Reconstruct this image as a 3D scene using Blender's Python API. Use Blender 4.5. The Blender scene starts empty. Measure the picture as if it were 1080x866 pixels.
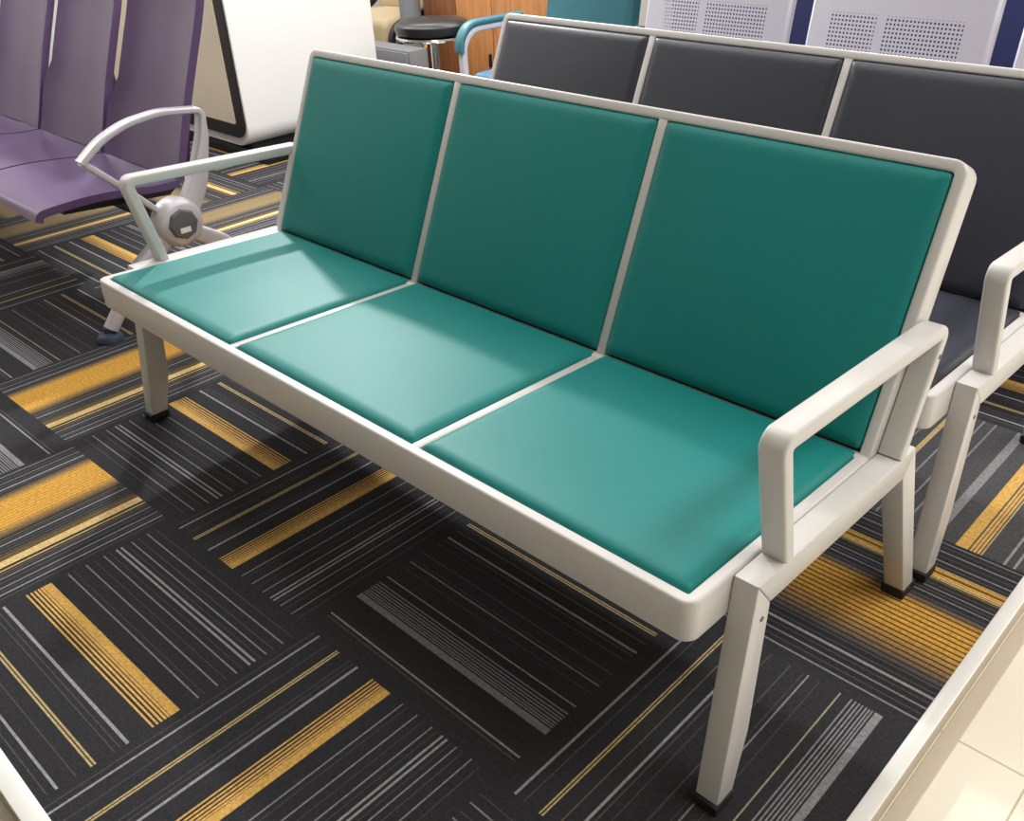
import bpy, bmesh, math, random
from mathutils import Vector, Matrix
random.seed(7)
SC = bpy.context.scene
COL = SC.collection
PI = math.pi

# ------------------------------------------------------------------ materials
def srgb(r, g, b):
    def f(c):
        c /= 255.0
        return c / 12.92 if c <= .04045 else ((c + .055) / 1.055) ** 2.4
    return (f(r), f(g), f(b), 1.0)

def material(name, col, rough=.4, metal=0.0, noise=0.0, nscale=40.0, bump=0.0, bscale=400.0, spec=.5, coat=0.0):
    m = bpy.data.materials.new(name); m.use_nodes = True
    nt = m.node_tree; b = nt.nodes['Principled BSDF']
    b.inputs['Base Color'].default_value = col
    b.inputs['Roughness'].default_value = rough
    b.inputs['Metallic'].default_value = metal
    b.inputs['Specular IOR Level'].default_value = spec
    if coat:
        b.inputs['Coat Weight'].default_value = coat
        b.inputs['Coat Roughness'].default_value = .12
    tc = nt.nodes.new('ShaderNodeTexCoord')
    if noise:
        n = nt.nodes.new('ShaderNodeTexNoise'); n.inputs['Scale'].default_value = nscale
        n.inputs['Detail'].default_value = 4
        nt.links.new(tc.outputs['Object'], n.inputs['Vector'])
        mx = nt.nodes.new('ShaderNodeMix'); mx.data_type = 'RGBA'
        mx.inputs[6].default_value = tuple(c * (1 - noise) for c in col[:3]) + (1,)
        mx.inputs[7].default_value = tuple(min(1, c * (1 + noise)) for c in col[:3]) + (1,)
        nt.links.new(n.outputs['Fac'], mx.inputs[0]); nt.links.new(mx.outputs[2], b.inputs['Base Color'])
    if bump:
        n2 = nt.nodes.new('ShaderNodeTexNoise'); n2.inputs['Scale'].default_value = bscale
        n2.inputs['Detail'].default_value = 2
        nt.links.new(tc.outputs['Object'], n2.inputs['Vector'])
        bp = nt.nodes.new('ShaderNodeBump'); bp.inputs['Strength'].default_value = bump
        bp.inputs['Distance'].default_value = .002
        nt.links.new(n2.outputs['Fac'], bp.inputs['Height']); nt.links.new(bp.outputs['Normal'], b.inputs['Normal'])
    return m

M = {}
M['powder'] = material('powder_coated_steel', srgb(209, 206, 204), .30, noise=.02, nscale=9, bump=.05, bscale=900)
M['teal'] = material('teal_vinyl', srgb(22, 128, 125), .50, noise=.05, nscale=5, bump=.12, bscale=700, spec=.30)
M['black_vinyl'] = material('black_vinyl', srgb(48, 50, 62), .42, noise=.06, nscale=5, bump=.16, bscale=700)
M['black_seat'] = material('glossy_black_vinyl', srgb(30, 30, 32), .3, noise=.04, bump=.08)
M['rubber'] = material('black_rubber', srgb(22, 22, 22), .7, bump=.1)
M['backing'] = material('grey_backing_board', srgb(90, 92, 94), .7, noise=.05)
M['purple'] = material('purple_plastic', srgb(94, 72, 112), .28, noise=.03, nscale=4, bump=.05, bscale=600)
M['alu'] = material('cast_aluminium', srgb(206, 204, 212), .30, metal=.25, noise=.04, nscale=14, bump=.06)
M['alu_dark'] = material('grey_plastic_cap', srgb(95, 97, 100), .45, bump=.05)
M['sticker'] = material('white_sticker', srgb(240, 240, 238), .5, noise=.01)
M['black_metal'] = material('black_painted_steel', srgb(26, 25, 28), .45, bump=.05)
M['white_gloss'] = material('white_gloss_laminate', srgb(250, 250, 249), .22, noise=.01, nscale=3)
M['beige_panel'] = material('beige_panel', srgb(226, 212, 190), .5, noise=.08, nscale=3)
M['chrome'] = material('chrome', srgb(205, 205, 208), .12, metal=1.0, noise=.02)
M['blue_foot'] = material('blue_tinted_foot', srgb(60, 74, 96), .35, noise=.1)  # bluish reflection on the foot, put into its colour
M['teal_pad'] = material('teal_pad_vinyl', srgb(56, 112, 122), .42, noise=.05, bump=.1)
M['blue_pad'] = material('blue_pad_vinyl', srgb(70, 124, 164), .45, noise=.05, bump=.1)
M['grey_paint'] = material('light_grey_paint', srgb(190, 190, 196), .4, noise=.02)
M['steel'] = material('silver_steel', srgb(196, 196, 208), .38, metal=.25, noise=.03, nscale=6)
M['grey_metal'] = material('grey_cabinet_metal', srgb(128, 130, 134), .45, noise=.04)
M['cream_pad'] = material('cream_leather', srgb(186, 168, 134), .55, noise=.06, bump=.15, bscale=120)
M['navy'] = material('navy_board', srgb(46, 54, 104), .6, noise=.05)
M['wall'] = material('wall_paint', srgb(222, 220, 214), .8, noise=.02, nscale=2)
M['wall_grey'] = material('grey_wall_paint', srgb(128, 126, 124), .8, noise=.02, nscale=2)
M['ceil'] = material('ceiling_paint', srgb(226, 225, 221), .85, noise=.02, nscale=3)
M['edge'] = material('white_edge_metal', srgb(248, 248, 246), .25, noise=.02, nscale=9)
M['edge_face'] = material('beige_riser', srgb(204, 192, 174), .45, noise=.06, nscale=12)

def wood(name, a, b):
    m = bpy.data.materials.new(name); m.use_nodes = True; nt = m.node_tree; p = nt.nodes['Principled BSDF']
    tc = nt.nodes.new('ShaderNodeTexCoord'); mp = nt.nodes.new('ShaderNodeMapping')
    mp.inputs['Scale'].default_value = (22, 22, 1.6)
    n = nt.nodes.new('ShaderNodeTexNoise'); n.inputs['Scale'].default_value = 2.2; n.inputs['Detail'].default_value = 5
    nt.links.new(tc.outputs['Object'], mp.inputs[0]); nt.links.new(mp.outputs[0], n.inputs['Vector'])
    r = nt.nodes.new('ShaderNodeValToRGB'); r.color_ramp.elements[0].position = .3; r.color_ramp.elements[1].position = .7
    r.color_ramp.elements[0].color = a; r.color_ramp.elements[1].color = b
    nt.links.new(n.outputs['Fac'], r.inputs[0]); nt.links.new(r.outputs[0], p.inputs['Base Color'])
    p.inputs['Roughness'].default_value = .4
    return m
M['wood'] = wood('orange_oak', srgb(186, 122, 70), srgb(224, 160, 102))
M['wood_dark'] = wood('brown_oak', srgb(122, 74, 44), srgb(158, 100, 62))

def tile_mat():
    m = bpy.data.materials.new('cream_floor_tile'); m.use_nodes = True; nt = m.node_tree; p = nt.nodes['Principled BSDF']
    tc = nt.nodes.new('ShaderNodeTexCoord')
    n = nt.nodes.new('ShaderNodeTexNoise'); n.inputs['Scale'].default_value = 3; n.inputs['Detail'].default_value = 6
    nt.links.new(tc.outputs['Object'], n.inputs['Vector'])
    r = nt.nodes.new('ShaderNodeValToRGB')
    r.color_ramp.elements[0].color = srgb(248, 238, 216); r.color_ramp.elements[1].color = srgb(253, 249, 238)
    nt.links.new(n.outputs['Fac'], r.inputs[0])
    br = nt.nodes.new('ShaderNodeTexBrick'); br.offset = 0; br.inputs['Scale'].default_value = 1
    br.inputs['Brick Width'].default_value = .8; br.inputs['Row Height'].default_value = .8
    br.inputs['Mortar Size'].default_value = .002; br.inputs['Mortar'].default_value = srgb(205, 192, 168)
    mp = nt.nodes.new('ShaderNodeMapping'); mp.inputs['Location'].default_value = (.22, .33, 0)
    nt.links.new(tc.outputs['Object'], mp.inputs[0]); nt.links.new(mp.outputs[0], br.inputs['Vector'])
    nt.links.new(r.outputs[0], br.inputs['Color1']); nt.links.new(r.outputs[0], br.inputs['Color2'])
    nt.links.new(br.outputs['Color'], p.inputs['Base Color'])
    p.inputs['Roughness'].default_value = .22
    return m
M['tile'] = tile_mat()

def carpet_mat():
    m = bpy.data.materials.new('carpet_pile'); m.use_nodes = True; nt = m.node_tree; p = nt.nodes['Principled BSDF']
    at = nt.nodes.new('ShaderNodeVertexColor'); at.layer_name = 'yarn'
    tc = nt.nodes.new('ShaderNodeTexCoord')
    n = nt.nodes.new('ShaderNodeTexNoise'); n.inputs['Scale'].default_value = 260; n.inputs['Detail'].default_value = 2
    nt.links.new(tc.outputs['Object'], n.inputs['Vector'])
    n3 = nt.nodes.new('ShaderNodeTexNoise'); n3.inputs['Scale'].default_value = 120; n3.inputs['Detail'].default_value = 3
    nt.links.new(tc.outputs['Object'], n3.inputs['Vector'])
    ad = nt.nodes.new('ShaderNodeMath'); ad.operation = 'ADD'
    nt.links.new(n.outputs['Fac'], ad.inputs[0]); nt.links.new(n3.outputs['Fac'], ad.inputs[1])
    mr = nt.nodes.new('ShaderNodeMapRange'); mr.inputs['From Min'].default_value = .6; mr.inputs['From Max'].default_value = 1.4
    mr.inputs['To Min'].default_value = .62; mr.inputs['To Max'].default_value = 1.38
    nt.links.new(ad.outputs[0], mr.inputs['Value'])
    mx = nt.nodes.new('ShaderNodeMix'); mx.data_type = 'RGBA'; mx.blend_type = 'MULTIPLY'; mx.inputs[0].default_value = 1
    nt.links.new(at.outputs['Color'], mx.inputs[6]); nt.links.new(mr.outputs[0], mx.inputs[7])
    nt.links.new(mx.outputs[2], p.inputs['Base Color'])
    bp = nt.nodes.new('ShaderNodeBump'); bp.inputs['Strength'].default_value = .6; bp.inputs['Distance'].default_value = .003
    nt.links.new(n.outputs['Fac'], bp.inputs['Height']); nt.links.new(bp.outputs['Normal'], p.inputs['Normal'])
    p.inputs['Roughness'].default_value = .95
    p.inputs['Specular IOR Level'].default_value = .25
    return m
M['carpet'] = carpet_mat()

def perforated():
    m = bpy.data.materials.new('perforated_steel'); m.use_nodes = True; nt = m.node_tree; p = nt.nodes['Principled BSDF']
    p.inputs['Base Color'].default_value = srgb(212, 210, 224); p.inputs['Roughness'].default_value = .38; p.inputs['Metallic'].default_value = .25
    tc = nt.nodes.new('ShaderNodeTexCoord'); sp = nt.nodes.new('ShaderNodeSeparateXYZ')
    nt.links.new(tc.outputs['UV'], sp.inputs[0])
    def mth(op, a, b=None):
        n = nt.nodes.new('ShaderNodeMath'); n.operation = op
        for i, v in enumerate((a, b)):
            if v is None: continue
            if isinstance(v, (int, float)): n.inputs[i].default_value = v
            else: nt.links.new(v, n.inputs[i])
        return n.outputs[0]
    pit = .0125
    fx = mth('SUBTRACT', mth('FRACT', mth('DIVIDE', sp.outputs[0], pit)), .5)
    fy = mth('SUBTRACT', mth('FRACT', mth('DIVIDE', sp.outputs[1], pit)), .5)
    d = mth('SQRT', mth('ADD', mth('MULTIPLY', fx, fx), mth('MULTIPLY', fy, fy)))
    dot = mth('LESS_THAN', d, .27)
    # two perforated fields on the panel: uv are metres from the panel's lower left corner
    def band(v, a, b): return mth('MULTIPLY', mth('GREATER_THAN', v, a), mth('LESS_THAN', v, b))
    bx = mth('ADD', band(sp.outputs[0], .073, .232), band(sp.outputs[0], .261, .508))
    by = band(sp.outputs[1], .0725, .392)
    mask = mth('MULTIPLY', dot, mth('MULTIPLY', bx, by))
    tr = nt.nodes.new('ShaderNodeBsdfTransparent'); ms = nt.nodes.new('ShaderNodeMixShader')
    nt.links.new(mask, ms.inputs[0]); nt.links.new(p.outputs[0], ms.inputs[1]); nt.links.new(tr.outputs[0], ms.inputs[2])
    nt.links.new(ms.outputs[0], nt.nodes['Material Output'].inputs['Surface'])
    return m
M['perf'] = perforated()

# ------------------------------------------------------------------ mesh helpers
def obj(name, bm, mat, parent=None, smooth=35, label=None):
    me = bpy.data.meshes.new(name)
    bmesh.ops.recalc_face_normals(bm, faces=bm.faces[:])
    bm.to_mesh(me); bm.free()
    me.materials.append(M[mat])
    if smooth:
        for f in me.polygons: f.use_smooth = True
        me.set_sharp_from_angle(angle=math.radians(smooth))
    o = bpy.data.objects.new(name, me); COL.objects.link(o)
    if parent: o.parent = parent
    if label: o['label'] = label
    return o

def thing(name, label, cat, loc=(0, 0, 0), group=None):
    o = bpy.data.objects.new(name, None); COL.objects.link(o); o.location = loc
    o.empty_display_size = .1
    o['label'] = label; o['category'] = cat
    if group: o['group'] = group
    return o

def tag(o, label, cat, group=None):
    o['label'] = label; o['category'] = cat
    if group: o['group'] = group
    return o

def struct(name, bm, mat, smooth=35):
    o = obj(name, bm, mat, None, smooth); o['kind'] = 'structure'; return o

def box(bm, x0, x1, y0, y1, z0, z1, bev=0.0, seg=2):
    vs = [bm.verts.new((x, y, z)) for x in (x0, x1) for y in (y0, y1) for z in (z0, z1)]
    idx = [(0, 1, 3, 2), (4, 6, 7, 5), (0, 4, 5, 1), (2, 3, 7, 6), (0, 2, 6, 4), (1, 5, 7, 3)]
    fs = [bm.faces.new([vs[i] for i in q]) for q in idx]
    if bev:
        es = list({e for f in fs for e in f.edges})
        bmesh.ops.bevel(bm, geom=es, offset=bev, segments=seg, profile=.5, affect='EDGES')
    return bm

def nb(*a, **k): return box(bmesh.new(), *a, **k)

def rrect(w, h, r, n=3):
    pts = []
    for cx, cy, a0 in ((w/2-r, h/2-r, 0), (-w/2+r, h/2-r, PI/2), (-w/2+r, -h/2+r, PI), (w/2-r, -h/2+r, 1.5*PI)):
        for k in range(n + 1):
            a = a0 + PI/2*k/n
            pts.append((cx + r*math.cos(a), cy + r*math.sin(a)))
    return pts

def circ(r, n=16): return [(r*math.cos(2*PI*k/n), r*math.sin(2*PI*k/n)) for k in range(n)]

def fillet(pts, r, n=5, closed=False):
    """round the corners of a 3-D polyline; r is one radius or one per point"""
    P = [Vector(p) for p in pts]; N = len(P); out = []
    for i in range(N):
        ri = r[i] if isinstance(r, (list, tuple)) else r
        if (not closed and i in (0, N-1)) or ri <= 0: out.append(P[i]); continue
        a, b, c = P[i-1], P[i], P[(i+1) % N]
        u = (a-b).normalized(); v = (c-b).normalized()
        ang = u.angle(v); t = ri/math.tan(ang/2)
        p0 = b+u*t; p1 = b+v*t; cen = b+(u+v).normalized()*(ri/math.sin(ang/2))
        d0 = p0-cen; d1 = p1-cen; th = d0.angle(d1)
        for k in range(n+1):
            s = k/n
            out.append(cen + (d0*math.sin((1-s)*th) + d1*math.sin(s*th))/math.sin(th) if th > 1e-4 else b)
    return out

def sweep(bm, pts, prof, side=(1, 0, 0), closed=False, scale=None):
    """profile (a, b): a runs along `side`, b along the in-plane normal; mitred"""
    P = [Vector(p) for p in pts]; S = Vector(side).normalized(); N = len(P); rings = []
    for i in range(N):
        if closed: d0 = (P[i]-P[i-1]).normalized(); d1 = (P[(i+1) % N]-P[i]).normalized()
        else:
            d0 = (P[i]-P[i-1]).normalized() if i else (P[1]-P[0]).normalized()
            d1 = (P[i+1]-P[i]).normalized() if i < N-1 else d0
        t = (d0+d1).normalized(); c = max(.3, t.dot(d0))
        s = (S - t*S.dot(t)).normalized(); n = t.cross(s).normalized()
        k = scale[i] if scale else (1, 1)
        rings.append([bm.verts.new(P[i] + s*a*k[0] + n*(b*k[1]/c)) for a, b in prof])
    m = len(prof)
    for i in range(N if closed else N-1):
        A, B = rings[i], rings[(i+1) % N]
        for j in range(m):
            bm.faces.new((A[j], A[(j+1) % m], B[(j+1) % m], B[j]))
    if not closed:
        bm.faces.new(rings[0][::-1]); bm.faces.new(rings[-1])
    return bm

def ns(*a, **k): return sweep(bmesh.new(), *a, **k)

def lathe(bm, prof, n=32, cen=(0, 0, 0), axis='z'):
    """profile of (radius, height)"""
    rings = []
    for r, h in prof:
        ring = []
        for k in range(n):
            a = 2*PI*k/n; u, v = r*math.cos(a), r*math.sin(a)
            q = (u, v, h) if axis == 'z' else (h, u, v)
            ring.append(bm.verts.new(Vector(cen)+Vector(q)))
        rings.append(ring)
    for A, B in zip(rings, rings[1:]):
        for k in range(n): bm.faces.new((A[k], A[(k+1) % n], B[(k+1) % n], B[k]))
    bm.faces.new(rings[0][::-1]); bm.faces.new(rings[-1])
    return bm

def prism(bm, poly, a0, a1, axis='y'):
    """extrude a 2-D outline; axis y: outline is (x, z); axis x: outline is (y, z)"""
    f = (lambda p, a: (p[0], a, p[1])) if axis == 'y' else (lambda p, a: (a, p[0], p[1]))
    A = [bm.verts.new(f(p, a0)) for p in poly]; B = [bm.verts.new(f(p, a1)) for p in poly]; n = len(poly)
    for k in range(n): bm.faces.new((A[k], A[(k+1) % n], B[(k+1) % n], B[k]))
    bm.faces.new(A[::-1]); bm.faces.new(B)
    return bm

def pad(w, h, thick, r=.016, crown=.004, base=-.012, corner=.012, n=9, drop=None):
    """upholstered pad, outline w x h centred in xy, flat underside at z=base, domed top up to `thick`"""
    bm = bmesh.new()
    def coords(L):
        e = [-L/2 + r*1.15*(1-math.cos(PI/2*k/6)) for k in range(7)]
        e[0] = -L/2
        inner = [e[-1] + (L-2*(e[-1]+L/2))*k/n for k in range(1, n)]
        return e + inner + [-v for v in e[::-1]]
    X, Y = coords(w), coords(h); G = []
    for y in Y:
        row = []
        for x in X:
            qx, qy = max(0, abs(x)-(w/2-corner)), max(0, abs(y)-(h/2-corner))
            if qx > 0 and qy > 0:
                d = corner-math.hypot(qx, qy)
                if d < 0:
                    k = corner/math.hypot(qx, qy)
                    x = math.copysign(w/2-corner+qx*k, x); y2 = math.copysign(h/2-corner+qy*k, y); d = 0
                else: y2 = y
            else: d = min(w/2-abs(x), h/2-abs(y)); y2 = y
            q = drop or r; z = thick-q+q*math.sqrt(max(0, 1-(1-min(d, r)/r)**2))
            z += crown*(1-(2*x/w)**2)*(1-(2*y2/h)**2)
            row.append(bm.verts.new((x, y2, z)))
        G.append(row)
    nx, ny = len(X), len(Y)
    for j in range(ny-1):
        for i in range(nx-1): bm.faces.new((G[j][i], G[j][i+1], G[j+1][i+1], G[j+1][i]))
    loop = [G[0][i] for i in range(nx)] + [G[j][nx-1] for j in range(1, ny)] + [G[ny-1][i] for i in range(nx-2, -1, -1)] + [G[j][0] for j in range(ny-2, 0, -1)]
    low = [bm.verts.new((v.co.x, v.co.y, base)) for v in loop]; L = len(loop)
    for k in range(L): bm.faces.new((loop[k], low[k], low[(k+1) % L], loop[(k+1) % L]))
    bm.faces.new(low)
    bmesh.ops.remove_doubles(bm, verts=bm.verts[:], dist=1e-6)
    return bm

def xf(bm, mat):
    bmesh.ops.transform(bm, matrix=mat, verts=bm.verts[:]); return bm

# ------------------------------------------------------------------ the upholstered waiting benches
LEN = 1.80; SD = .515; Z0 = .4385; SLOPE = .046
BT = math.atan2(.2055, .459)            # recline of the back
BL = .503

def seat_z(y): return Z0 - SLOPE*y
SEAT_M = Matrix.Translation((0, 0, Z0)) @ Matrix.Rotation(-math.atan(SLOPE), 4, 'X')
# back plane: local x = along bench, local y = up the back, local z = out of the front
BACK_M = Matrix.Translation((0, SD, seat_z(SD))) @ Matrix.Rotation(PI/2-BT, 4, 'X')

def bench(name, label, cat, loc, vinyl, group, cushion_names):
    t = thing(name, label, cat, loc, group)
    # seat tray: rim swept round the outline
    h = .0715
    W = .022
    path = fillet([(W/2, W/2, 0), (LEN-W/2, W/2, 0), (LEN-W/2, SD, 0), (W/2, SD, 0)], [.013, .013, .006, .006], 5, True)
    bm = sweep(bmesh.new(), path, [(a-h/2, b) for a, b in rrect(h, W, .0045)], (0, 0, 1), True)
    obj('seat_frame', xf(bm, SEAT_M), 'powder', t)
    bm = nb(W-.002, LEN-W+.002, W-.002, SD-W/2, -.034, -.030)
    obj('seat_pan', xf(bm, SEAT_M), 'backing', t)
    for x in (LEN/3, 2*LEN/3):
        bm = nb(x-.010, x+.010, W-.004, SD+.004, -.03, -.0012, .002)
        obj('seat_divider', xf(bm, SEAT_M), 'powder', t)
    g = .0012
    xs = [(W+g, LEN/3-.010-g), (LEN/3+.010+g, 2*LEN/3-.010-g), (2*LEN/3+.010+g, LEN-W-g)]
    for a, b in xs:
        bm = pad(b-a, SD-W-2*g+.006, .008, .026, .005, -.026, .008, 9, .013)
        xf(bm, Matrix.Translation(((a+b)/2, (W+SD+.006)/2, 0)))
        obj('seat_cushion', xf(bm, SEAT_M), vinyl, t)
    # back frame
    D = .058; V = .021
    path = fillet([(V/2, -.030, 0), (LEN-V/2, -.030, 0), (LEN-V/2, BL-V/2, 0), (V/2, BL-V/2, 0)], [.006, .006, .016, .016], 5, True)
    bm = sweep(bmesh.new(), path, [(a-D/2, b) for a, b in rrect(D, V, .005)], (0, 0, 1), True)
    obj('back_frame', xf(bm, BACK_M), 'powder', t)
    bm = nb(V-.002, LEN-V+.002, -.022, BL-V+.002, -.034, -.028)
    obj('back_panel', xf(bm, BACK_M), 'backing', t)
    for x in (LEN/3, 2*LEN/3):
        bm = nb(x-.011, x+.011, -.02, BL-V+.004, -.027, -.0015, .002)
        obj('back_divider', xf(bm, BACK_M), 'powder', t)
    xs = [(V+g, LEN/3-.011-g), (LEN/3+.011+g, 2*LEN/3-.011-g), (2*LEN/3+.011+g, LEN-V-g)]
    for a, b in xs:
        hlo = .007; hh = BL-V-g-hlo
        bm = pad(b-a, hh, .008, .026, .006, -.026, .008, 9, .012)
        xf(bm, Matrix.Translation(((a+b)/2, hlo+hh/2, 0)))
        obj('back_cushion', xf(bm, BACK_M), vinyl, t)
    # end frames: rail, two legs, armrest loop
    for s in (0, 1):
        x0 = LEN+.0005 if s else -.0425
        xc = x0+.021
        def bar(poly):
            bm = prism(bmesh.new(), poly, x0, x0+.042, 'x')
            bmesh.ops.recalc_face_normals(bm, faces=bm.faces[:])
            es = [e for e in bm.edges if abs(e.verts[0].co.x-e.verts[1].co.x) < 1e-6]
            bmesh.ops.bevel(bm, geom=es, offset=.0035, segments=2, profile=.5, affect='EDGES')
            return bm
        tf, inf, tr, inr = (.099, .4315), (.138, .3790), (.6045, .4095), (.571, .3600)
        obj('side_rail', bar([tf, tr, inr, inf]), 'powder', t)
        leg = obj('leg', bar([(.0385, .018), (.083, .018), (.114, .13), inf, tf]), 'powder', t)
        obj('rubber_foot', nb(x0-.003, x0+.045, .032, .085, 0, .0215, .003), 'rubber', leg)
        leg = obj('leg', bar([(.693, .018), (.738, .018), tr, inr]), 'powder', t)
        obj('rubber_foot', nb(x0-.003, x0+.045, .688, .744, 0, .0215, .003), 'rubber', leg)
        path = fillet([(xc, .183, .427), (xc, .139, .645), (xc, .646, .6185), (xc, .5515, .4105)], [0, .015, .013, 0], 5)
        obj('armrest', ns(path, rrect(.042, .025, .005)), 'powder', t)
        xo = x0+.042 if s else x0
        for y, z in ((.116, .362), (.628, .577)):
            bm = lathe(bmesh.new(), [(.0045, -.001), (.0045, .0012), (.002, .0016)], 10, (xo if s else xo, y, z), 'x')
            if not s: xf(bm, Matrix.Translation((xo, 0, 0)) @ Matrix.Scale(-1, 4, (1, 0, 0)) @ Matrix.Translation((-xo, 0, 0)))
            obj('bolt', bm, 'alu_dark', t)
    # cross bars under the tray carrying it
    for y in (.12, .42):
        obj('support_bar', nb(.004, LEN-.004, y-.015, y+.015, seat_z(y)-.075, seat_z(y)-.036, .003), 'powder', t)
    return t

bench('waiting_bench', 'three-seat waiting bench with teal green vinyl cushions and off-white steel frame, front and centre', 'bench', (0, 0, 0), 'teal', 'upholstered waiting benches', None)
bench('waiting_bench', 'three-seat waiting bench with black vinyl cushions behind the teal green one', 'bench', (.012, .732, 0), 'black_vinyl', 'upholstered waiting benches', None)

# ------------------------------------------------------------------ purple beam seating
t = thing('beam_seating', 'purple plastic beam seats with a silver arched armrest, left of the teal bench', 'bench', (-.62, .5, 0))
def P_(o): o.location = -Vector(t.location); return o     # parts are modelled in world coordinates
def shell(bm, prof, xa, xb, th, taper=None, flare=.012, nx=12, left=None):
    """curved panel: profile of (y, z) swept across x with edges flared to the sitter"""
    n = len(prof); F = []; B = []
    nor = []
    for i in range(n):
        a = Vector(prof[max(0, i-1)]); b = Vector(prof[min(n-1, i+1)]); d = (b-a).normalized()
        nor.append(Vector((-d.y, d.x)))          # towards the sitter
    for i, (y, z) in enumerate(prof):
        k = taper[i] if taper else 0
        fr, br = [], []
        for j in range(nx+1):
            u = -1+2*j/nx; xl_ = xa+(left[i] if left else k); x = xl_ + (u+1)/2*(xb-k-xl_)
            f = flare*abs(u)**3
            c = nor[i]*f
            e = th*(.8 if j in (0, nx) else 1)
            fr.append(bm.verts.new((x, y+c.x, z+c.y)))
            br.append(bm.verts.new((x, y+c.x-nor[i].x*th, z+c.y-nor[i].y*th)))
        F.append(fr); B.append(br)
    for i in range(n-1):
        for j in range(nx):
            bm.faces.new((F[i][j], F[i][j+1], F[i+1][j+1], F[i+1][j])); bm.faces.new((B[i][j], B[i+1][j], B[i+1][j+1], B[i][j+1]))
        bm.faces.new((F[i][0], F[i+1][0], B[i+1][0], B[i][0])); bm.faces.new((F[i][nx], B[i][nx], B[i+1][nx], F[i+1][nx]))
    for j in range(nx):
        bm.faces.new((F[0][j], B[0][j], B[0][j+1], F[0][j+1])); bm.faces.new((F[-1][j], F[-1][j+1], B[-1][j+1], B[-1][j]))
    return bm
def smoothp(pts, n=4):
    out = []
    for i in range(len(pts)-1):
        p0, p1, p2, p3 = (Vector(pts[max(0, i-1)]), Vector(pts[i]), Vector(pts[i+1]), Vector(pts[min(len(pts)-1, i+2)]))
        for k in range(n):
            s = k/n
            out.append(tuple(.5*((2*p1)+(p2-p0)*s+(2*p0-5*p1+4*p2-p3)*s*s+(3*p1-p0-3*p2+p3)*s**3)))
    out.append(tuple(pts[-1])); return out
seat_p = smoothp([(.118, .396), (.131, .418), (.17, .426), (.30, .430), (.42, .421), (.50, .411), (.588, .408)])
back_p = smoothp([(.600, .402), (.622, .455), (.655, .545), (.700, .665), (.748, .780), (.790, .880), (.820, .965), (.832, 1.02)])
tap = [.004 + .014*(i/(len(back_p)-1))**.8 + (.05*max(0, (i/(len(back_p)-1)-.85)/.15)**2) for i in range(len(back_p))]
lef = [.012+.062*min(1, max(0, (z-.56)/.10))**1.5+.05*max(0, (z-.95)/.07)**2 for y, z in back_p]
for k in range(4):
    xb = -.690-k*.566; xa = xb-.556; xl = xa+.034
    P_(obj('seat', shell(bmesh.new(), seat_p, xa, xb, .024, [.002]*len(seat_p), .004), 'purple', t, 50))
    P_(obj('backrest', shell(bmesh.new(), back_p, xa, xb, .028, tap, .022, 12, lef), 'purple', t, 50))
    for x in (xa+.14, xb-.14):
        bm = prism(bmesh.new(), [(.24, .362), (.24, .395), (.57, .372), (.655, .42), (.70, .53), (.72, .53), (.69, .40), (.60, .335)], x-.02, x+.02, 'x')
        P_(obj('seat_bracket', bm, 'black_metal', t))
P_(obj('beam', ns([(-2.92, .47, .335), (-.60, .47, .335)], rrect(.05, .05, .006), (0, 1, 0)), 'black_metal', t))
AX = -.60
def end_frame(ax, near):
    arm = fillet([(ax, .258, .560), (ax, .33, .612), (ax, .42, .646), (ax, .53, .657), (ax, .668, .640), (ax, .655, .56), (ax, .610, .43), (ax, .545, .33)], [0, .25, .3, .3, .022, 0, .3, 0], 5)
    N = len(arm); sc = []
    for i, p in enumerate(arm):
        post = p.z < .62 and p.y > .5
        w = 1.0
        if post: w = 1.0 + 2.4*min(1, (.62-p.z)/.22)
        sc.append((1, w))
    P_(obj('armrest', ns(arm, rrect(.046, .018, .005), (1, 0, 0), scale=sc), 'alu', t))
    P_(obj('arm_strut', ns([(ax, .262, .562), (ax, .345, .478), (ax, .455, .36)], rrect(.030, .020, .005)), 'alu', t))
    for path, fy in ((fillet([(ax, .50, .30), (ax, .33, .185), (ax, .205, .035)], [0, .2, 0], 6), .195), (fillet([(ax, .50, .30), (ax, .66, .195), (ax, .80, .035)], [0, .2, 0], 6), .81)):
        leg = P_(obj('leg', ns(path, rrect(.046, .042, .010), scale=[(1, 1.3-.35*i/6) for i in range(len(path))]), 'alu', t))
        f = obj('foot', lathe(bmesh.new(), [(.042, 0), (.042, .010), (.034, .022), (.014, .028), (.014, .045)], 20, (ax, fy, 0)), 'blue_foot', leg)
    d = 1 if near else -1
    hub = obj('hub', lathe(bmesh.new(), [(.074, -.028*d), (.080, -.02*d), (.080, .020*d), (.072, .034*d), (.060, .040*d)], 36, (ax, .506, .312), 'x'), 'alu', t); P_(hub)
    cap = obj('hub_cap', lathe(bmesh.new(), [(.050, .036*d), (.050, .046*d), (.044, .050*d)], 8, (ax, .506, .312), 'x'), 'alu_dark', hub, 20, 'dark grey octagonal cap')
    if near:
        bm = nb(ax+.0495, ax+.0512, .488, .524, .285, .302)
        obj('sticker', bm, 'sticker', cap, 0, 'small white sticker') if False else obj('sticker', bm, 'sticker', hub, 0, 'small white sticker')
end_frame(AX, True); end_frame(-2.94, False)

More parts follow.
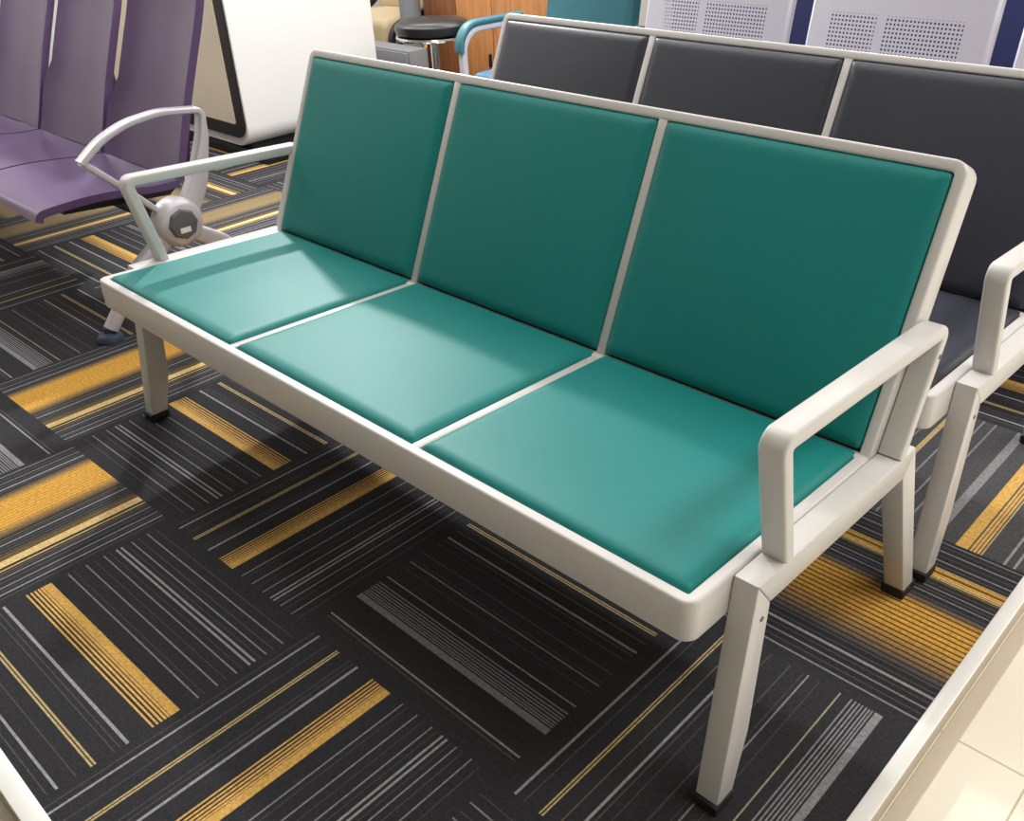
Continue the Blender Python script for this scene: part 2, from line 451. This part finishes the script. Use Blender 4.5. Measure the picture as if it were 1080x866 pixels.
# ------------------------------------------------------------------ white counter behind the purple seats
cx0, cx1, cy0, cy1 = -3.45, -2.0, 1.6, 2.44
t = thing('display_counter', 'glossy white counter with black edged beige end panel behind the purple seats', 'counter', (-2.7, 2.0, 0))
outl = [(p.x, p.z) for p in fillet([(cx0, 0, .072), (cx1-.01, 0, .072), (cx1, 0, 1.08), (cx0, 0, 1.08)], [.10, .10, .12, .12], 8, True)]
bm = prism(bmesh.new(), outl, cy0+.004, cy1)
bm2 = [e for e in bm.edges if abs(e.verts[0].co.y-e.verts[1].co.y) < 1e-6]
bmesh.ops.bevel(bm, geom=bm2, offset=.006, segments=2, profile=.5, affect='EDGES')
P_(obj('body', bm, 'white_gloss', t))
def inset(d, r):
    return [(p.x, p.z) for p in fillet([(cx0+d, 0, .072+d), (cx1-.01-d, 0, .072+d), (cx1-d, 0, 1.08-d), (cx0+d, 0, 1.08-d)], [r, r, r, r], 6, True)]
bord = P_(obj('end_border', prism(bmesh.new(), [(x, z+.03 if z < .5 else z) for x, z in inset(.012, .085)], cy0-.006, cy0+.006), 'black_metal', t, label='black border of the end panel'))
obj('end_panel', prism(bmesh.new(), [(x, z+.025 if z < .5 else z) for x, z in inset(.085, .012)], cy0-.010, cy0+.004), 'beige_panel', bord, label='beige end panel')
P_(obj('plinth', nb(cx0+.08, cx1+.09, cy0+.02, cy1-.06, 0, .055, .004), 'black_metal', t))
P_(obj('plinth_riser', nb(cx0+.12, cx1-.07, cy0+.05, cy1-.08, .054, .075), 'black_metal', t))

# ------------------------------------------------------------------ stool
sx, sy = -1.47, 2.40
t = thing('bar_stool', 'round black padded stool with chrome ring and post behind the benches', 'stool', (sx, sy, 0))
obj('seat', lathe(bmesh.new(), [(.155, .552), (.182, .559), (.188, .578), (.183, .598), (.165, .612), (.10, .617), (.02, .618)], 40), 'black_seat', t)
obj('seat_ring', lathe(bmesh.new(), [(.150, .530), (.178, .532), (.186, .540), (.182, .549), (.150, .551)], 40), 'chrome', t, label='chrome ring')
obj('post', lathe(bmesh.new(), [(.028, .03), (.028, .30), (.020, .305), (.020, .50), (.06, .515), (.06, .532)], 20), 'chrome', t)
obj('base', lathe(bmesh.new(), [(.20, 0), (.20, .012), (.16, .022), (.05, .035), (.028, .045)], 36), 'chrome', t)
fr = obj('foot_ring', bmesh.new(), 'chrome', t)
bm = sweep(bmesh.new(), [(.13*math.cos(2*PI*k/28), .13*math.sin(2*PI*k/28), .22) for k in range(28)], circ(.009, 10), (0, 0, 1), True)
sweep(bm, [(-.13, 0, .22), (.13, 0, .22)], circ(.007, 8), (0, 0, 1)); bm.to_mesh(fr.data); bm.free()

# ------------------------------------------------------------------ teal armchair
t = thing('armchair', 'teal reception chair with a teal padded arm and blue seat near the wooden cabinet', 'chair', (-.74, 2.45, 0))
ax0, ax1 = -1.01, -.46
seat = xf(pad(ax1-ax0-.07, .48, .045, .03, .008, -.04, .03), Matrix.Translation(((ax0+ax1)/2, 2.42, .41)))
P_(obj('seat', seat, 'blue_pad', t))
bp = xf(pad(ax1-ax0-.03, .50, .035, .028, .008, -.035, .03), Matrix.Translation(((ax0+ax1)/2, 2.745, .70)) @ Matrix.Rotation(PI/2-.18, 4, 'X'))
P_(obj('backrest', bp, 'teal_pad', t))
for x in (ax1,):
    for y in (2.24, 2.62): P_(obj('leg', ns([(x-.02, y, .34), (x-.02, y, 0)], rrect(.036, .030, .008)), 'grey_paint', t))
    P_(obj('back_post', ns([(x-.02, 2.62, .36), (x-.02, 2.73, .46), (x-.02, 2.75, .62)], rrect(.036, .024, .006)), 'grey_paint', t))
for x in (ax0,):
    path = fillet([(x, 2.175, .0), (x, 2.175, .632), (x, 2.60, .632), (x, 2.70, .0)], [0, .10, .05, 0], 7)
    fr = P_(obj('arm_frame', ns(path, rrect(.036, .030, .008)), 'grey_paint', t))
    path = fillet([(x, 2.158, .545), (x, 2.158, .656), (x, 2.55, .656)], [0, .10, 0], 7)
    obj('arm_pad', ns(path, rrect(.050, .026, .011)), 'teal_pad', fr, label='teal arm pad')
for y in (2.24, 2.62): P_(obj('seat_support', nb(ax0, ax1, y-.015, y+.015, .335, .375, .003), 'grey_paint', t))
bm = nb(ax0, ax1, 2.705, 2.735, .50, .55, .003)
P_(obj('back_support', bm, 'grey_paint', t))

# ------------------------------------------------------------------ silver perforated bench
t = thing('perforated_bench', 'silver perforated steel airport bench behind the black cushioned bench', 'bench', (1.0, 2.05, 0))
def perf_panel(x0, w, y0, z0, y1, z1, flange=.028):
    """flat pressed panel with its side edges rolled to the rear; uv in metres"""
    bm = bmesh.new(); uv = bm.loops.layers.uv.new('UVMap')
    xs = [(0, flange)] + [(.014-.014*math.cos(a*PI/10), flange-.028*0-(.014*math.sin(a*PI/10))-(flange-.014)) for a in range(0, 6)]
    prof = [(0, .030)] + [(.012*(1-math.cos(a*PI/12)), .012*(1-math.sin(a*PI/12))) for a in range(0, 7)]
    prof = prof + [(w-a, b) for a, b in prof[::-1]]
    d = Vector((0, y1-y0, z1-z0)); L = d.length; d.normalize(); nrm = Vector((0, d.z, -d.y))     # to the rear
    rows = []
    ls = [(0, .030), (.004, .006), (.012, 0), (L-.012, 0), (L-.004, .006), (L, .030)]
    for l, off in ls:
        rows.append([(bm.verts.new(Vector((x0+a, y0, z0))+d*l+nrm*max(b, off)), (a, l)) for a, b in prof])
    for i in range(len(rows)-1):
        for j in range(len(prof)-1):
            q = [rows[i][j], rows[i][j+1], rows[i+1][j+1], rows[i+1][j]]
            f = bm.faces.new([v for v, _ in q])
            for lp, (_, c) in zip(f.loops, q): lp[uv].uv = c
    return bm
for k in range(3):
    x0 = .016+k*.672
    P_(obj('backrest', perf_panel(x0, .598, 2.11, .455, 2.215, .925), 'perf', t))
    P_(obj('seat', perf_panel(x0, .598, 1.66, .425, 2.10, .410), 'perf', t))
    for x in (x0+.12, x0+.47):
        bm = prism(bmesh.new(), [(1.76, .345), (1.76, .372), (2.12, .362), (2.20, .55), (2.225, .55), (2.15, .330)], x-.018, x+.018, 'x')
        P_(obj('seat_bracket', bm, 'steel', t))
P_(obj('beam', ns([(-.03, 1.92, .325), (1.99, 1.92, .325)], rrect(.06, .06, .006), (0, 1, 0)), 'steel', t))
for x in (.20, 1.78):
    bm = ns([(x, 1.92, .296), (x, 1.92, .05)], rrect(.05, .05, .006))
    leg = P_(obj('leg', bm, 'steel', t))
    obj('foot_bar', ns([(x, 1.66, .0), (x, 1.70, .03), (x, 1.92, .062), (x, 2.15, .03), (x, 2.19, 0)], rrect(.045, .02, .005)), 'steel', leg)
for x in (-.02, 1.978):
    path = fillet([(x, 1.92, .325), (x, 1.70, .43), (x, 1.68, .62), (x, 2.12, .64), (x, 2.10, .36), (x, 1.93, .325)], [0, .05, .04, .04, .06, 0], 5)
    P_(obj('armrest', ns(path, rrect(.04, .018, .005)), 'steel', t))

# ------------------------------------------------------------------ navy partition behind the silver bench
t = thing('partition_screen', 'navy blue partition screen behind the silver perforated bench', 'screen', (.76, 2.95, 0))
P_(obj('panel', nb(-.42, 1.94, 2.93, 2.97, .04, 1.30, .004), 'navy', t))
for x in (-.43, 1.95): 
    p = P_(obj('post', nb(x-.02, x+.02, 2.925, 2.975, 0, 1.32, .004), 'alu', t))
    obj('foot', nb(x-.03, x+.03, 2.75, 3.15, 0, .02, .004), 'alu', p)

# ------------------------------------------------------------------ wooden cabinet, grey cabinet, cream armchair
t = thing('wooden_cabinet', 'orange wood cabinet with small black handles behind the round stool', 'cabinet', (-1.95, 3.5, 0))
P_(obj('body', nb(-2.62, -1.40, 3.32, 3.78, 0, .92, .003), 'wood_dark', t))
for i, (a, b) in enumerate(((-2.61, -2.31), (-2.305, -1.995), (-1.990, -1.41))):
    d = P_(obj('door', nb(a, b, 3.302, 3.3195, .05, .90, .003), 'wood' if i else 'wood_dark', t))
    hx = b-.025 if i == 1 else a+.028
    if i: obj('handle', nb(hx-.008, hx+.008, 3.288, 3.302, .185, .262, .003), 'black_metal', d, label='black handle')
P_(obj('top', nb(-2.64, -1.38, 3.29, 3.80, .921, .945, .004), 'wood', t))
t = thing('drawer_cabinet', 'low grey metal drawer cabinet behind the round stool', 'cabinet', (-2.4, 2.95, 0))
P_(obj('body', nb(-2.78, -2.13, 2.765, 2.90, 0, .345, .004), 'grey_metal', t))
for i in range(2):
    d = P_(obj('drawer', nb(-2.77, -2.14, 2.750, 2.764, .02+i*.162, .178+i*.162-.004*i, .003), 'grey_metal', t))
    obj('handle', nb(-2.60, -2.42, 2.738, 2.750, .140+i*.162, .152+i*.162, .002), 'alu', d, label='silver drawer handle')
t = thing('steel_post', 'grey steel post standing between the cream easy chair and the wooden cabinet', 'post', (-2.625, 3.205, 0))
obj('shaft', lathe(bmesh.new(), [(.066, .012), (.066, 1.60), (.056, 1.61)], 28), 'grey_metal', t)
obj('base', lathe(bmesh.new(), [(.085, 0), (.085, .012), (.07, .02)], 28), 'grey_metal', t)
t = thing('easy_chair', 'cream padded easy chair in a dark shell between the white counter and the steel post', 'chair', (-3.035, 3.4, 0))
X = -3.035
def pillow(w, h, th): return pad(w, h, th/2, min(.05, th/2), th*.15, -th/2, .05)
P_(obj('seat_cushion', xf(pillow(.54, .50, .15), Matrix.Translation((X, 3.35, .345))), 'cream_pad', t))
P_(obj('back_cushion', xf(pillow(.54, .44, .15), Matrix.Translation((X, 3.65, .72)) @ Matrix.Rotation(PI/2-.25, 4, 'X')), 'cream_pad', t))
P_(obj('lumbar_cushion', xf(pillow(.50, .20, .12), Matrix.Translation((X, 3.53, .49)) @ Matrix.Rotation(PI/2-.25, 4, 'X')), 'cream_pad', t))
for s in (-1, 1):
    path = fillet([(X+s*.30, 3.12, .22), (X+s*.30, 3.12, .37), (X+s*.30, 3.47, .45), (X+s*.30, 3.77, .86), (X+s*.30, 3.81, .90)], [0, .12, .2, 0, 0], 6)
    P_(obj('side_shell', ns(path, rrect(.035, .05, .012)), 'black_metal', t))
    P_(obj('leg', ns([(X+s*.29, 3.15, .27), (X+s*.29, 3.15, 0)], rrect(.035, .04, .008)), 'black_metal', t))
    P_(obj('leg', ns([(X+s*.29, 3.65, .66), (X+s*.29, 3.75, 0)], rrect(.035, .04, .008)), 'black_metal', t))
P_(obj('seat_base', nb(X-.30, X+.30, 3.11, 3.63, .235, .272, .006), 'black_metal', t))

# ------------------------------------------------------------------ striped carpet tiles on a low platform
DK = srgb(47, 47, 50)[:3]
def mixc(a, b, k): return tuple(a[i]*(1-k)+b[i]*k for i in range(3))
YG = {'f': srgb(78, 78, 82)[:3], 'g': srgb(150, 150, 155)[:3], 't': srgb(132, 132, 137)[:3], 'G': srgb(134, 134, 138)[:3],
      'n': srgb(186, 166, 118)[:3], 'o': srgb(212, 168, 92)[:3], 'O': srgb(222, 166, 66)[:3], 'N': srgb(216, 186, 128)[:3],
      'd': srgb(38, 36, 37)[:3], 'q': srgb(160, 150, 126)[:3], 'y': srgb(120, 98, 58)[:3], 'b': srgb(96, 84, 60)[:3]}
L1 = .0046
def ln(c, k, w=L1): return (c-w/2, c+w/2, YG[k])
def pattern_a():
    s = [ln(.040, 'f'), ln(.070, 'g', .009), ln(.130, 'f', .004), ln(.1805, 'n', .007), ln(.1920, 'n', .007), ln(.255, 'f', .004), ln(.275, 'f', .004), ln(.300, 'g', .011)]
    s += [ln(.388, 'o', .007), ln(.404, 'o', .007), ln(.4185, 'o', .008), ln(.4325, 'o', .008), ln(.4445, 'o', .008), (.4505, .484, YG['o'])]
    s += [ln(.552, 't', .006), ln(.575, 'f', .003), ln(.625, 't', .006), ln(.66, 'f', .003), ln(.700, 't', .006), ln(.725, 'f', .003), ln(.753, 'g', .009), ln(.774, 'g', .009), ln(.796, 'f', .003), ln(.820, 't', .006), ln(.85, 'f', .004), ln(.890, 't', .006), ln(.93, 'f', .004)]
    return s
def pattern_c():
    s = [ln(.085, 'f', .006), ln(.104, 'g', .007), (.222, .249, YG['G'])]
    for c in (.258, .268, .279, .292, .304, .317, .332): s.append(ln(c, 't', .0055))
    s += [ln(.373, 'q', .0055), ln(.45, 'f', .003), ln(.492, 't', .006), ln(.51, 'f', .003), ln(.562, 'f', .006), ln(.64, 'f', .004), ln(.675, 'f', .006), ln(.696, 'g', .010), ln(.75, 'y', .004),
          ln(.8055, 'n', .006), ln(.8165, 'n', .006), ln(.88, 'f', .005), ln(.918, 'g', .010)]
    return s
def pattern_o(rng, mute=0):
    s = [ln(.033, 't', .007), ln(.062, 'f', .007), ln(.092, 't', .006), ln(.118, 'f', .006), ln(.144, 'g', .010), ln(.165, 'f', .008)]
    x = .180
    while x < .530:
        w = .0075
        if x < .25: k = ((x-.18)/.07)**1.3
        elif x < .44: k = 1
        else: k = max(0, 1-(x-.44)/.09)**1.3
        i = int(x/w)
        O_ = mixc(YG['O'], srgb(122, 118, 98)[:3], mute); base = mixc(O_, YG['N'], .25) if i % 4 == 2 else O_  # mute: glare on the far tiles put into the yarn colour
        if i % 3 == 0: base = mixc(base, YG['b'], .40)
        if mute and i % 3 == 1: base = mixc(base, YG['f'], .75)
        c = mixc(YG['f'] if i % 2 else DK, base, k)
        s.append((x, x+w, c)); x += w
    s += [ln(.548, 'y', .006), ln(.565, 'f', .006), ln(.587, 'g', .008), ln(.61, 'f', .006), ln(.632, 'f', .008), ln(.655, 'b', .010), ln(.672, 'y', .010), ln(.686, 'y', .009), (.697, .744, YG['N']), (.744, .757, YG['d']), ln(.765, 'n', .010),
          ln(.785, 'y', .006), ln(.800, 'f', .006), ln(.818, 't', .008), ln(.845, 'f', .007), ln(.878, 't', .008), ln(.90, 'f', .006), ln(.922, 'g', .008), ln(.95, 'f', .006)]
    return s
def pattern_o2():
    s = [ln(.061, 't', .008), ln(.09, 'f', .006), ln(.121, 't', .008), ln(.15, 'f', .006), ln(.176, 'g', .012), ln(.20, 'f', .006)]
    x = .225
    while x < .63:
        w = .0085
        if x < .45: k = max(0, (x-.24)/.21)
        elif x < .54: k = 1
        else: k = max(0, 1-(x-.54)/.07)
        i = int(x/w)
        if i % 3: c = mixc(YG['f'], YG['O'], min(1, k*1.2))
        else: c = mixc(DK, YG['b'], k)
        s.append((x, x+w, c)); x += w
    s += [ln(.657, 't', .006), ln(.677, 'f', .006), ln(.697, 't', .006), ln(.72, 'f', .006), ln(.745, 'y', .008), ln(.757, 'n', .009), ln(.769, 'N', .009), ln(.781, 'O', .011), ln(.795, 'y', .008), ln(.806, 'O', .011), ln(.818, 'n', .008),
          ln(.84, 'f', .006), ln(.865, 't', .007), ln(.895, 'f', .006), ln(.925, 't', .007), ln(.955, 'f', .006), ln(.98, 't', .006)]
    return s
def pattern_g():
    return [ln(.06, 't', .008), ln(.12, 't', .007), (.172, .196, YG['n']), ln(.257, 't', .009), ln(.29, 'f', .006), ln(.327, 't', .009), ln(.36, 'f', .006), ln(.382, 't', .009), ln(.43, 'f', .01),
            (.484, .524, YG['G']), (.598, .648, YG['o']), ln(.660, 'o', .010), ln(.674, 'o', .010), ln(.688, 'o', .009), ln(.701, 'n', .006), ln(.76, 'f', .006), ln(.79, 'g', .010), ln(.828, 'g', .010), ln(.90, 't', .006)]
PT = .537
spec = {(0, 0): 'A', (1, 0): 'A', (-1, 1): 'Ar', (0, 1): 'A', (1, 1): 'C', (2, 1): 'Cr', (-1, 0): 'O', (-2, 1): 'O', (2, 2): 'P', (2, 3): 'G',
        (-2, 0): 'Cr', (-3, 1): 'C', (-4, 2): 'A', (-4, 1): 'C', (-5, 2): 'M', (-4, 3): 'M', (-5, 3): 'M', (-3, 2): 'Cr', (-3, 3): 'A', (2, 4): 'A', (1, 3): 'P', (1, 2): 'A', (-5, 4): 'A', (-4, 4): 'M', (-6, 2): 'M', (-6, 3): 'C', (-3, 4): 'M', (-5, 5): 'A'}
EDGE_X = 2.0; EDGE_Y = -.676
CZ = .0
def carpet():
    bm = bmesh.new(); cl = bm.loops.layers.float_color.new('yarn'); rng = random.Random(3)
    def xe(i): return .458 + (PT*i if i >= 0 else .522*i)
    def quad(x0, x1, y0, y1, c):
        y0c, y1c = y0, y1; x0c, x1c = x0, x1
        def W(x, y):                      # the laid grid runs one degree off the bench
            X, Y = x, y - .019*(1.0-x)*(1 if x < 1 else 0)
            return (min(X, EDGE_X), max(Y, EDGE_Y), CZ)
        P = [W(x0c, y0c), W(x1c, y0c), W(x1c, y1c), W(x0c, y1c)]
        if abs(P[0][0]-P[1][0]) < 1e-5 or (abs(P[0][1]-P[3][1]) < 1e-5 and abs(P[1][1]-P[2][1]) < 1e-5): return
        try: f = bm.faces.new([bm.verts.new(p) for p in P])
        except ValueError: return
        for l in f.loops: l[cl] = (*c, 1)
    for j in range(-1, 13):
        for i in range(-11, 3):
            x0, x1 = xe(i), xe(i+1); y0 = -.682+PT*j; y1 = y0+PT
            if x0 >= EDGE_X or y1 <= EDGE_Y: continue
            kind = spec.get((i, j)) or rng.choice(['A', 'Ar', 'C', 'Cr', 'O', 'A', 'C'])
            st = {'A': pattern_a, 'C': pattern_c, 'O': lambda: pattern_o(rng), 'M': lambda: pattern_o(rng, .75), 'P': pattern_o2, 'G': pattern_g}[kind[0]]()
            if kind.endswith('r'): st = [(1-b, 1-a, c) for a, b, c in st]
            st = sorted(st); cur = 0.0; runs = []; dk = srgb(76, 76, 78)[:3] if kind == 'G' else DK  # tile G has a lighter base, lamp glare put into its colour
            for a, b, c in st:
                if a > cur: runs.append((cur, a, dk))
                a = max(a, cur)
                if b > a: runs.append((a, b, c)); cur = b
            runs.append((cur, 1.0, dk))
            for a, b, c in runs:
                if (i+j) % 2 == 0: quad(x0, x1, y0+PT*a, y0+PT*b, c)
                else: quad(x0+(x1-x0)*a, x0+(x1-x0)*b, y0, y1, c)
    o = obj('floor', bm, 'carpet', None, 0); o['kind'] = 'structure'
    return o
carpet()
RX0, RX1, RY0, RY1, HZ = -5.3, 5.6, -6.0, 5.9, 2.9
FZ = -.046
struct('floor.001', nb(RX0, RX1, RY0, RY1, FZ-.1, FZ), 'tile', 0)
struct('trim_1', nb(EDGE_X, EDGE_X+.028, EDGE_Y-.034, RY1, -.004, .004, .002), 'edge')
struct('trim_2', nb(RX0, EDGE_X-.0005, EDGE_Y-.034, EDGE_Y, -.004, .004, .002), 'edge')
struct('trim_3', nb(EDGE_X-.004, EDGE_X+.0275, EDGE_Y-.0335, RY1, FZ, -.0042), 'edge_face', 0)
struct('trim_4', nb(RX0, EDGE_X-.006, EDGE_Y-.0335, EDGE_Y+.004, FZ, -.0042), 'edge_face', 0)
struct('shade_trim_5', nb(EDGE_X+.031, EDGE_X+.060, EDGE_Y-.085, RY1, FZ, FZ+.004, .001), 'edge_face', 0)  # beige strip puts the shaded floor band beside the riser into colour
struct('shade_trim_6', nb(RX0, EDGE_X+.034, EDGE_Y-.085, EDGE_Y-.036, FZ, FZ+.004, .001), 'edge_face', 0)  # same painted shade band along the front edge
struct('platform', nb(RX0, EDGE_X-.005, EDGE_Y+.005, RY1, FZ, -.003), 'edge_face', 0).name = 'floor.002'
struct('wall_back', nb(RX0, RX1, RY1, RY1+.1, FZ-.1, HZ), 'wall', 0)
struct('wall_front', nb(RX0, RX1, RY0-.1, RY0, FZ-.1, HZ), 'wall_grey', 0)
struct('wall_left', nb(RX0-.1, RX0, RY0-.1, RY1+.1, FZ-.1, HZ), 'wall', 0)
struct('wall_right', nb(RX1, RX1+.1, RY0-.1, RY1+.1, FZ-.1, HZ), 'wall', 0)
struct('ceiling', nb(RX0-.1, RX1+.1, RY0-.1, RY1+.1, HZ, HZ+.1), 'ceil', 0)

# ------------------------------------------------------------------ light: rows of ceiling panels
def area(x, y, sx_, sy_, power, col=(1, .97, .93)):
    l = bpy.data.lights.new('ceiling_area_light', 'AREA'); l.shape = 'RECTANGLE'; l.size = sx_; l.size_y = sy_
    l.energy = power; l.color = col
    o = bpy.data.objects.new('ceiling_area_light', l); COL.objects.link(o); o.location = (x, y, HZ-.02); return o
for x in (-3.6, -1.8, .4):
    for y in (.7, 2.3, 3.9):
        p = (18 if x < 0 else 14) if y < 1 else (24 if x < 0 else 26)
        area(x, y, 1.5, 1.0, p, (1, .99, .985))
for y in (.9, 2.6, 4.3):
    area(3.4, y, .6, 1.2, 33, (1, .965, .92))
area(-4.2, -.6, 1.5, 1.0, 46, (1, .98, .95))  # added fill light, brightens the beige end of the counter
def spot(loc, aim, power, cone, col):          # lamp aimed at the bench; an added one lights the counter
    l = bpy.data.lights.new('spot_light', 'SPOT'); l.energy = power; l.color = col
    l.spot_size = math.radians(cone); l.spot_blend = .5; l.shadow_soft_size = .09
    o = bpy.data.objects.new('spot_light', l); COL.objects.link(o); o.location = loc
    o.rotation_euler = (Vector(aim)-Vector(loc)).to_track_quat('-Z', 'Y').to_euler()
spot((-2.46, 2.445, 2.86), (1.0, .25, .42), 560, 70, (1, .99, .97))
spot((.5, 1.3, 2.86), (-2.0, 2.0, .45), 230, 52, (1, .99, .97))  # added spot, only there to whiten the counter side
w = bpy.data.worlds.new('World'); SC.world = w; w.use_nodes = True
w.node_tree.nodes['Background'].inputs[0].default_value = (.9, .92, 1, 1)
w.node_tree.nodes['Background'].inputs[1].default_value = .3

# ------------------------------------------------------------------ camera
cd = bpy.data.cameras.new('Camera'); cam = bpy.data.objects.new('Camera', cd); COL.objects.link(cam)
f, yaw, pitch, roll = 988.763, -.7658, .5391, -.0375
fw = Vector((math.sin(yaw)*math.cos(pitch), math.cos(yaw)*math.cos(pitch), -math.sin(pitch)))
rt = Vector((math.cos(yaw), -math.sin(yaw), 0)); up = rt.cross(fw)
c, s = math.cos(roll), math.sin(roll)
r2 = rt*c+up*s; u2 = -rt*s+up*c
m = Matrix((r2, u2, -fw)).transposed().to_4x4(); m.translation = (2.3219, -.8006, 1.3206)
cam.matrix_world = m
cd.sensor_fit = 'HORIZONTAL'; cd.sensor_width = 36; cd.lens = f/1080*36
cd.shift_x = -41.77/1080; cd.shift_y = -2.15/1080
cd.clip_start = .02
SC.camera = cam
SC.view_settings.view_transform = 'Standard'; SC.view_settings.look = 'None'
SC.view_settings.exposure = 0.12; SC.view_settings.gamma = 1; SC.view_settings.use_curve_mapping = False
